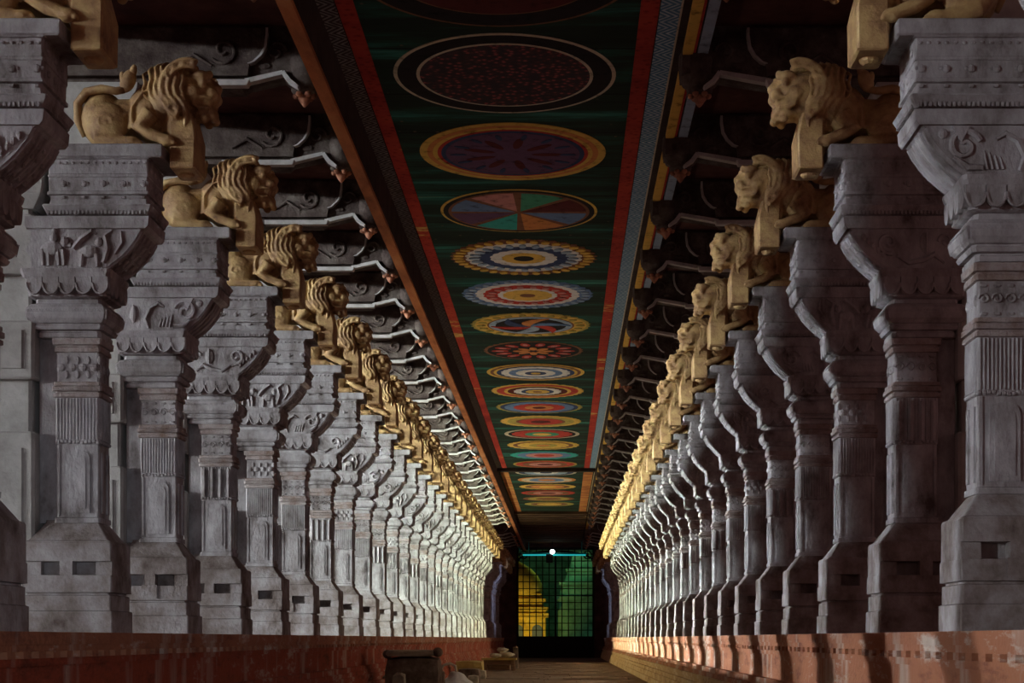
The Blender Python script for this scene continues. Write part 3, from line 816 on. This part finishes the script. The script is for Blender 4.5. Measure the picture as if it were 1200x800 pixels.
med(15, 'blue and white medallion just behind the dark cross beam', [(1.0, 'cream', 0), (.9, 'navy', 0), (.7, 'sky', 18), (.4, 'white', 14), (.2, 'navy', 0)])
med(16, 'orange and blue medallion, second behind the dark cross beam', [(1.0, 'orange', 0), (.86, 'cream', 18), (.6, 'blue', 0), (.3, 'orange', 0)])
med(17, 'ochre medallion, third behind the dark cross beam', [(1.0, 'yellow', 24), (.8, 'brown', 0), (.6, 'orange', 14), (.3, 'yellow', 0)])
med(18, 'dull red medallion, fourth behind the dark cross beam', [(1.0, 'red', 24), (.8, 'brown', 0), (.55, 'pink', 14), (.3, 'maroon', 0)])
med(19, 'dim brown medallion, fifth behind the dark cross beam', [(1.0, 'brown', 0), (.8, 'olive', 18), (.5, 'brown', 0)])
med(20, 'dim yellow medallion, sixth and last behind the dark cross beam', [(1.0, 'olive', 0), (.75, 'brown', 0), (.5, 'yellow', 14)])

# ------------------------------------------------------------------ end of the corridor
YG = 82.0
GX0, GX1 = -2.42, 1.62
m = MB()      # end wall with an opening
m.box(-10.9, GX0, YG, YG + .6, 0, 6.6); m.box(GX1, 8.9, YG, YG + .6, 0, 6.6); m.box(GX0, GX1, YG, YG + .6, 5.75, 6.6)
struct('wall_end', m.mesh('wall_end', M['aisle']))
g = bpy.data.objects.new('iron_gate', None); C.objects.link(g); g.location = ((GX0 + GX1) / 2, YG + .2, 0)
W2 = (GX1 - GX0) / 2
m = MB()
m.box(-W2, -W2 + .10, -.05, .05, 0, 5.74); m.box(W2 - .10, W2, -.05, .05, 0, 5.74); m.box(-W2 + .1, W2 - .1, -.05, .05, 5.62, 5.74); m.box(-W2 + .1, W2 - .1, -.05, .05, 0, .1)
m.box(-.05, .05, -.05, .05, .1, 5.5)
link('gate_frame', m.mesh('gate_frame', M['iron']), g)
m = MB()
for i in range(1, 12):
    x = -W2 + i * 2 * W2 / 12
    if i == 6: continue
    m.tube([(x, 0, .05), (x, 0, 5.66)], .028, 6)
for i in range(1, 16):
    z = i * .36
    m.box(-W2 + .05, W2 - .05, -.022, .022, z - .022, z + .022)
link('lattice', m.mesh('gate_lattice', M['iron']), g)
m = MB()
arc = [(x, 4.95 + .6 * math.sqrt(max(0, 1 - (x / W2) ** 2))) for x in [-W2 + 2 * W2 * i / 24 for i in range(25)]]
m.tube([(x, -.03, z) for x, z in arc], .055, 6)
for i in range(2, 23, 2):
    x, z = arc[i]
    m.tube([(x, -.02, z), (x, -.02, 5.66)], .02, 5)
for s in (-1, 1):
    m.tube([(s * (W2 - .35) + .2 * math.cos(a), -.03, 5.35 + .2 * math.sin(a)) for a in [2 * PI * k / 16 for k in range(17)]], .03, 5)
link('arch_scrollwork', m.mesh('gate_arch', M['iron']), g)
m = MB(); m.box(-W2 + .1, W2 - .1, -.02, .02, .1, 1.12)
link('kick_plate', m.mesh('kick_plate', M['iron']), g)
tag(g, 'tall black iron lattice gate with arched top closing the corridor end', 'gate')

# room beyond the gate
M['green_wall'] = noise_mat('green_plaster', [(.3, (.05, .12, .08)), (.55, (.13, .30, .20)), (.75, (.22, .40, .26))], 1.2, 8, .9, .3, 10)
M['yellow_wall'] = noise_mat('yellow_plaster', [(.3, (.35, .22, .04)), (.55, (.65, .45, .07)), (.75, (.75, .60, .20))], 2, 8, .85, .3, 10)
slab('wall_back', -6, 6, 98, 98.3, 0, 9, M['green_wall'])
slab('wall_far_left', -6.3, -6, 82.7, 98.3, 0, 9, M['green_wall'])
slab('wall_far_right', 6, 6.3, 82.7, 98.3, 0, 9, M['green_wall'])
slab('ceiling_far', -6.3, 6.3, 82.7, 98.3, 9, 9.3, M['aisle'])
sh = bpy.data.objects.new('yellow_shrine', None); C.objects.link(sh); sh.location = (-2.5, 92, 0)
m = MB(); m.offs((-1.9, 1.5, -1.2, 1.2), [(0, .2), (.4, .2), (.42, 0), (2.2, 0), (2.22, .15), (2.45, .2), (2.5, .0)], .05); link('wall', m.mesh('shrine_wall', M['yellow_wall']), sh)
m = MB(); m.offs((-1.8, 1.4, -1.1, 1.1), [(2.5, .05), (2.7, .25), (2.8, .25), (2.85, -.05), (3.1, -.05), (3.15, .1), (3.3, .1), (3.35, -.15), (3.6, -.15)], .05); link('cornice', m.mesh('shrine_cornice', M['yellow_wall']), sh)
m = MB(); m.smooth = True; m.lathe(-.2, 0, [(1.35, 3.55), (1.5, 3.8), (1.45, 4.2), (1.2, 4.7), (.8, 5.1), (.4, 5.35), (.12, 5.5), (.2, 5.65), (.05, 5.9)], 24); link('dome', m.mesh('shrine_dome', M['yellow_wall']), sh)
m = MB()
for x in (-1.3, -.1, 1.0):
    m.prism([(x - .3, .4), (x - .3, 1.5)] + [(x + .3 * math.cos(PI - PI * k / 8), 1.5 + .3 * math.sin(PI - PI * k / 8)) for k in range(9)] + [(x + .3, .4)], -1.25, -1.1)
link('niche', m.mesh('shrine_niche', plain('blue_grey_niche', (.12, .15, .2))), sh)
tag(sh, 'yellow domed shrine with arched niches seen through the gate', 'shrine')
tw = bpy.data.objects.new('green_tower', None); C.objects.link(tw); tw.location = (1.1, 93, 0)
m = MB(); m.offs((-1.4, 1.4, -1, 1), [(0, .1), (.5, .1), (.52, 0), (3.2, 0), (3.25, .15), (3.45, .15), (3.5, -.1)], .05); link('body', m.mesh('tower_body', M['green_wall']), tw)
m = MB(); m.offs((-1.3, 1.3, -.9, .9), [(3.5, .0), (4.1, -.1), (4.15, .05), (4.3, .05), (4.35, -.3), (4.9, -.45), (4.95, -.35), (5.1, -.35), (5.15, -.6), (5.9, -.75), (6.1, -.8)], .05); link('spire', m.mesh('tower_spire', M['green_wall']), tw)
tag(tw, 'green-lit stepped tower seen through the right half of the gate', 'tower')

# tube light and hanging lamp before the gate
t = bpy.data.objects.new('tube_light', None); C.objects.link(t); t.location = (-.35, 80.4, 0)
m = MB(); m.box(-1.75, 1.55, -.05, .05, 5.28, 5.36); link('housing', m.mesh('tube_housing', plain('teal_painted_metal', (.02, .20, .20))), t)
m = MB(); m.tube([(-1.7, -.07, 5.25), (1.5, -.07, 5.25)], .035, 8); link('tube', m.mesh('tube_glass', plain('teal_tube_glow', (.05, .5, .5), .5, .8, (.02, .50, .52))), t)
m = MB(); m.tube([(-1.75, 0, 5.3), (-1.95, 0, 5.7)], .035, 6); m.tube([(-1.4, 0, 5.35), (-1.4, 0, 6.0)], .02, 6); m.tube([(1.3, 0, 5.35), (1.3, 0, 6.0)], .02, 6)
link('hanger', m.mesh('tube_hanger', plain('teal_painted_hanger', (.03, .26, .26))), t)
tag(t, 'teal glowing tube light strung across above the gate', 'tube light')
t = bpy.data.objects.new('hanging_lamp', None); C.objects.link(t); t.location = (-.55, 80.0, 5.4)
m = MB(); m.smooth = True; m.blob((0, 0, 0), .125, 16, 10); link('bulb', m.mesh('lamp_bulb', plain('white_bulb_glow', (.9, .9, .9), .4, 6, (.85, 1, .98))), t)
m = MB(); m.box(-.32, .02, .02, .2, -.55, -.12, .02); link('ballast_box', m.mesh('lamp_box', M['iron']), t)
m = MB(); m.tube([(0, .02, .1), (0, .02, .6)], .02, 6); m.lathe(0, 0, [(.05, .09), (.07, .12), (.04, .2)], 10); link('cord_and_socket', m.mesh('lamp_cord', M['iron']), t)
tag(t, 'bright white hanging bulb lamp above the gate', 'lamp')

# ------------------------------------------------------------------ things lying along the left plinth
def rough_block(m, cx, cy, z0, sx, sy, sz, j=.06, seed=1):
    random.seed(seed)
    n = 3
    vs = {}
    def key(i, jj, k): return (i, jj, k)
    pts = []
    for i in range(n + 1):
        for jj in range(n + 1):
            for k in range(n + 1):
                if 0 < i < n and 0 < jj < n and 0 < k < n: continue
                edge = sum(1 for q in (i, jj, k) if q in (0, n))
                sh = (.0, .0, .05, .10)[edge]
                x = (i / n - .5) * sx * (1 - sh) + random.uniform(-j, j) * sx * .4; y = (jj / n - .5) * sy * (1 - sh) + random.uniform(-j, j) * sy * .4
                z = k / n * sz * (1 - (sh if k == n else 0)) + (random.uniform(-j, j) * sz * .4 if k else 0)
                vs[(i, jj, k)] = len(pts); pts.append((cx + x, cy + y, z0 + z))
    fs = []
    for a in range(n):
        for b in range(n):
            for e in (0, n):
                fs.append([vs[(e, a, b)], vs[(e, a + 1, b)], vs[(e, a + 1, b + 1)], vs[(e, a, b + 1)]])
                fs.append([vs[(a, e, b)], vs[(a + 1, e, b)], vs[(a + 1, e, b + 1)], vs[(a, e, b + 1)]])
                fs.append([vs[(a, b, e)], vs[(a + 1, b, e)], vs[(a + 1, b + 1, e)], vs[(a, b + 1, e)]])
    m.add(pts, fs)
def at(px, Y): return (px - 660) * Y / 1850
def zat(py, Y): return EYE + (748 - py) * Y / 1850
def stone(px0, px1, py, Y, mat, label, depth=.6, seed=1, name='stone_block', z0=0.0, cat='stone block', j=.07):
    x0, x1 = at(px0, Y), at(px1, Y); h = zat(py, Y) - z0
    m = MB(); rough_block(m, 0, 0, 0, x1 - x0, depth, h, j, seed)
    o = link(name, m.mesh(name, mat), None, ((x0 + x1) / 2, Y + depth / 2, z0))
    tag(o, label, cat)
    return o
# long trunk with a rolled mat
Yb = 24.0
bench = bpy.data.objects.new('stone_bench', None); C.objects.link(bench); x0, x1 = at(449, Yb), at(516, Yb); bench.location = ((x0 + x1) / 2, Yb + .35, 0)
hh = zat(768, Yb)
m = MB(); rough_block(m, 0, 0, 0, x1 - x0 - .02, .7, hh, .03, 5); link('block', m.mesh('bench_block', M['rubble']), bench)
m = MB(); m.smooth = True; w = (x1 - x0) / 2
m.blob((-w + .05, -.2, hh + .02), (.075, .16, .07), 10, 8); m.blob((w - .05, -.2, hh + .05), (.08, .16, .075), 10, 8)
link('scroll_end', m.mesh('bench_scroll', M['rubble']), bench)
m = MB(); rough_block(m, -.03, -.06, hh - .01, (x1 - x0) * .86, .68, .10, .05, 9); link('top_slab', m.mesh('bench_top', M['pale_rubble']), bench)
tag(bench, 'long dusty stone bench with rounded ends beside the left red plinth', 'bench')
stone(430, 458, 792, 26, M['rubble'], 'low dark broken stone at the left foot of the bench', .5, 21)
stone(459, 474, 789, 22.0, M['pale_rubble'], 'pale broken stone lying before the stone bench', .3, 22)
stone(500, 520, 786, 29, M['rubble'], 'small brown stone to the right of the stone bench', .5, 23)
stone(533, 566, 774, 40, M['yellow_wood'], 'flat yellowish slab on the rubble heap', .8, 24, 'stone_slab', 0, 'slab', .04)
stone(524, 540, 778, 42.5, M['rubble'], 'squat brown stone behind the grey plastic sheet', .7, 25)
stone(536, 562, 783, 36, M['rubble'], 'dark stone block under the front of the yellowish slab', .6, 27)
stone(474, 500, 792, 25.5, M['rubble'], 'low brown rubble stone right under the front of the stone bench', .4, 41)
stone(551, 569, 785, 39, M['pale_rubble'], 'pale squarish stone beside the dark block under the yellowish slab', .5, 42)
stone(517, 529, 770, 52, M['rubble'], 'small far stone against the left plinth, left of the crate', .5, 43)
stone(548, 560, 791, 33.6, M['pale_rubble'], 'small pale stone on the floor to the right of the plastic sheet', .4, 44)
# crumpled sheet
def sheet(px0, px1, py, Y, mat, label, seed, depth=1.4, hmax=.25, name='plastic_sheet', cat='plastic sheet', z0=0):
    random.seed(seed)
    x0, x1 = at(px0, Y), at(px1, Y); nx, ny = 14, 12
    vs = []; top = zat(py, Y) - z0
    ph = [random.uniform(0, 6) for _ in range(6)]
    for j in range(ny + 1):
        for i in range(nx + 1):
            u, v = i / nx, j / ny
            e = min(u, 1 - u, v, 1 - v) * 4; e = min(1, e)
            z = top * e * (.72 + .16 * math.sin(9 * u + ph[0] + 4 * v) + .12 * math.sin(13 * v + ph[1] - 6 * u)) + .012
            vs.append(((u - .5) * (x1 - x0) + .02 * math.sin(11 * v + ph[2]), (v - .5) * depth + .03 * math.sin(9 * u + ph[3]), z))
    n0 = len(vs); vs += [(x, y, 0) for x, y, z in vs]
    fs = []
    for j in range(ny):
        for i in range(nx):
            a = j * (nx + 1) + i
            fs.append([a, a + 1, a + nx + 2, a + nx + 1]); fs.append([n0 + a, n0 + a + nx + 1, n0 + a + nx + 2, n0 + a + 1])
    for i in range(nx):
        fs.append([i, n0 + i, n0 + i + 1, i + 1]); a = ny * (nx + 1) + i; fs.append([a, a + 1, n0 + a + 1, n0 + a])
    for j in range(ny):
        a = j * (nx + 1); fs.append([a, a + nx + 1, n0 + a + nx + 1, n0 + a]); a += nx; fs.append([a, n0 + a, n0 + a + nx + 1, a + nx + 1])
    m = MB(); m.smooth = True; m.add(vs, fs)
    o = link(name, m.mesh(name, mat), None, ((x0 + x1) / 2, Y + depth / 2, z0)); tag(o, label, cat)
sheet(513, 552, 788, 32, M['white_cloth'], 'crumpled grey-white plastic sheet at the bottom edge beside the rubble', 4)
m = MB(); cx, cy = at(527, 33.5), 34.0
px_ = [(-.28, 0, .02), (-.27, 0, .30), (-.2, 0, .42), (-.05, 0, .46), (.06, 0, .40), (.08, 0, .25), (.08, 0, .02)]
m.tube(px_, .03, 8); m.lathe(-.28, 0, [(.06, .0), (.06, .03), (.03, .04)], 10); m.lathe(.08, 0, [(.06, .0), (.06, .03), (.03, .04)], 10)
tag(link('bent_pipe', m.mesh('bent_pipe', M['pipe']), None, (cx, cy + .4, 0)), 'pale bent metal pipe arching out of the rubble', 'pipe')
# wooden table with sacks
Yt = 49.0
tb = bpy.data.objects.new('wooden_table', None); C.objects.link(tb); x0, x1 = at(564, Yt), at(605, Yt); tb.location = ((x0 + x1) / 2, Yt + .5, 0); w = (x1 - x0) / 2; ht = zat(771, Yt)
m = MB(); m.box(-w, w, -.5, .5, ht - .06, ht, .01); link('table_top', m.mesh('table_top', M['yellow_wood']), tb)
m = MB(); m.box(-w + .12, w - .12, -.38, .42, ht - .2, ht - .06); link('apron', m.mesh('table_apron', M['wood']), tb)
for sx in (-1, 1):
    for sy in (-1, 1):
        m = MB(); m.loft([(0, sx * (w - .1) - .05, sx * (w - .1) + .05, sy * .38 - .05, sy * .38 + .05), (ht - .06, sx * (w - .13) - .06, sx * (w - .13) + .06, sy * .38 - .06, sy * .38 + .06)], .01)
        link('leg', m.mesh('table_leg', M['wood']), tb)
m = MB(); m.box(-w + .2, w - .2, -.3, .35, .02, ht - .22, .03); link('lower_box', m.mesh('table_box', M['wood']), tb)
tag(tb, 'low wooden table with pale top near the corridor end', 'table')
def sack(x, y, z, s, label, seed, mat='sack'):
    random.seed(seed); m = MB(); m.smooth = True
    m.blob((0, 0, .11 * s), (.30 * s, .2 * s, .12 * s), 14, 8); m.blob((.27 * s, 0, .12 * s), (.07 * s, .05 * s, .05 * s), 8, 6); m.blob((-.12 * s, .02, .16 * s), (.15 * s, .14 * s, .08 * s), 10, 6)
    for k in range(4): m.tube([(.18 * s, -.1 * s + k * .06 * s, .16 * s), (.3 * s, -.03 * s + k * .02 * s, .13 * s)], .012 * s, 5)
    o = link('cloth_sack', m.mesh('cloth_sack', M[mat]), None, (x, y, z)); tag(o, label, 'sack', 'sacks near the corridor end')
sack(at(580, Yt), Yt + .30, ht + .012, .62, 'cream sack lying on the left of the low table', 1)
sack(at(592, Yt), Yt + .80, ht + .012, .8, 'larger cream sack lying on the right of the low table', 2)
sack(at(588, Yt), Yt + .55, ht + .19, .6, 'small cream sack on top of the two others', 3)
stone(601, 607, 757, 53, M['rubble'], 'dark upright stone standing behind the low table', .5, 31)
stone(541, 563, 768, 58, M['wood'], 'dark wooden crate against the left plinth behind the rubble', .8, 33, 'wooden_crate', 0, 'crate', .02)

# ------------------------------------------------------------------ lights
def area(name, loc, direction, sx, sy, power, col, spread=180):
    l = bpy.data.lights.new(name, 'AREA'); l.shape = 'RECTANGLE'; l.size = sx; l.size_y = sy; l.energy = power; l.color = col; l.spread = math.radians(spread)
    o = bpy.data.objects.new(name, l); C.objects.link(o); o.location = loc
    o.rotation_euler = Vector(direction).to_track_quat('-Z', 'Y').to_euler()
    return o
def spot(name, loc, target, power, col, ang=70, blend=.6, rad=.08):
    l = bpy.data.lights.new(name, 'SPOT'); l.energy = power; l.color = col; l.spot_size = math.radians(ang); l.spot_blend = blend; l.shadow_soft_size = rad
    o = bpy.data.objects.new(name, l); C.objects.link(o); o.location = loc
    o.rotation_euler = (Vector(target) - Vector(loc)).to_track_quat('-Z', 'Y').to_euler()
    return o
def lerp_tab(tab, x):
    if x <= tab[0][0]: return tab[0][1]
    for (a, va), (b, vb) in zip(tab, tab[1:]):
        if x <= b:
            t = (x - a) / (b - a)
            return va + (vb - va) * t if not isinstance(va, tuple) else tuple(p + (q - p) * t for p, q in zip(va, vb))
    return tab[-1][1]
TANG = .617
dirx = Vector((1, TANG, -.09)).normalized()
POW = [(-3, 13), (1, 16), (3, 23), (6, 52), (10, 98), (16, 145), (22, 150), (25, 105)]
COL = [(0, (.93, .95, 1)), (5, (.95, .98, 1)), (11, (.93, 1, .89)), (18, (.89, 1, .77)), (24, (.97, 1, .66))]
for n in range(-4, 26):
    for tg, kk in ((TANG, .66), (.278, 1.0)):
        dr = Vector((1, tg, -.09)).normalized()
        yc = column_y(n) - .87 + (-9.6 - XL) * tg
        area('aisle_fill_beam', (-9.6, yc, 4.6), dr, D * dr.x, 6.4, kk * lerp_tab(POW, n) * dr.x / .85, lerp_tab(COL, n), 1.6)  # unseen beams added in the left aisle to light column fronts and inner faces
for n in range(-1, 26):
    y = column_y(n) + .75
    p = lerp_tab([(-1, 7), (3, 24), (6, 95), (12, 200), (20, 240), (25, 130)], n)
    spot('ceiling_fill_spot', (XL - .25, y, PT + .5), (-.5, y + .2, 6), p, lerp_tab([(-1, (1, .6, .5)), (3, (1, .75, .56)), (12, (1, .92, .68)), (20, (1, .93, .62))], n), 74, .7, .1)  # unseen spots added behind the left columns to brighten ceiling and brackets

for n in range(6, 25, 2):       # unseen low spots added behind the right columns to brighten floor and left plinth
    y = column_y(n) + .8
    spot('floor_fill_spot', (XR + .32, y, PT + .55), (-1.7, y + .5, .1), lerp_tab([(6, 50), (12, 150), (24, 190)], n), (1, .80, .55), 75, .8, .08)
for n in range(0, 25, 1):        # unseen low spots added behind the left columns to warm the right plinth
    y = column_y(n) + .8
    spot('plinth_fill_spot', (XL - .3, y, PT + .42), (2.1, y + .9, .35), lerp_tab([(0, 16), (5, 50), (8, 220), (12, 480), (24, 750)], n), (1, .82, .42), 26, .9, .08)
spot('daylight_behind', (1.7, -3.0, 1.5), (-3.3, 11.0, .8), 900, (.78, .88, 1), 22, .9, .3)
# beyond the gate
spot('shrine_lamp', (-2.9, 87, .6), (-2.8, 92, 3.4), 420, (1, .72, .14), 90, .5, .1)
spot('green_lamp', (2.4, 86, .6), (.8, 94, 4.6), 110, (.3, 1, .72), 100, .6, .1)
spot('green_lamp', (-.5, 90, 6.5), (-.2, 98, 5), 150, (.45, 1, .5), 110, .6, .1)
spot('vestibule_lamp', (2.7, 70.6, 3.2), (-3.2, 73.9, 3.0), 1100, (.62, .66, 1), 34, .6, .1)
spot('vestibule_lamp', (-3.5, 73.0, 3.2), (2.4, 78.6, 2.8), 1000, (.55, .66, 1), 30, .6, .1)

w = bpy.data.worlds.new('World'); S.world = w; w.use_nodes = True
w.node_tree.nodes['Background'].inputs['Color'].default_value = (.62, .32, .30, 1)
w.node_tree.nodes['Background'].inputs['Strength'].default_value = .46

# ------------------------------------------------------------------ camera
cam = bpy.data.cameras.new('Camera'); co = bpy.data.objects.new('Camera', cam); C.objects.link(co)
co.location = (0, 0, EYE); co.rotation_euler = (PI / 2, 0, 0)
cam.sensor_width = 36; cam.lens = 1850 / 1200 * 36; cam.shift_x = -60 / 1200; cam.shift_y = 348 / 1200
cam.clip_start = .05; cam.clip_end = 400
S.camera = co
S.view_settings.view_transform = 'Standard'; S.view_settings.look = 'None'; S.view_settings.gamma = 1; S.view_settings.use_curve_mapping = False
S.view_settings.exposure = 0
S.cycles.max_bounces = 6; S.cycles.diffuse_bounces = 4
S.cycles.use_denoising = True
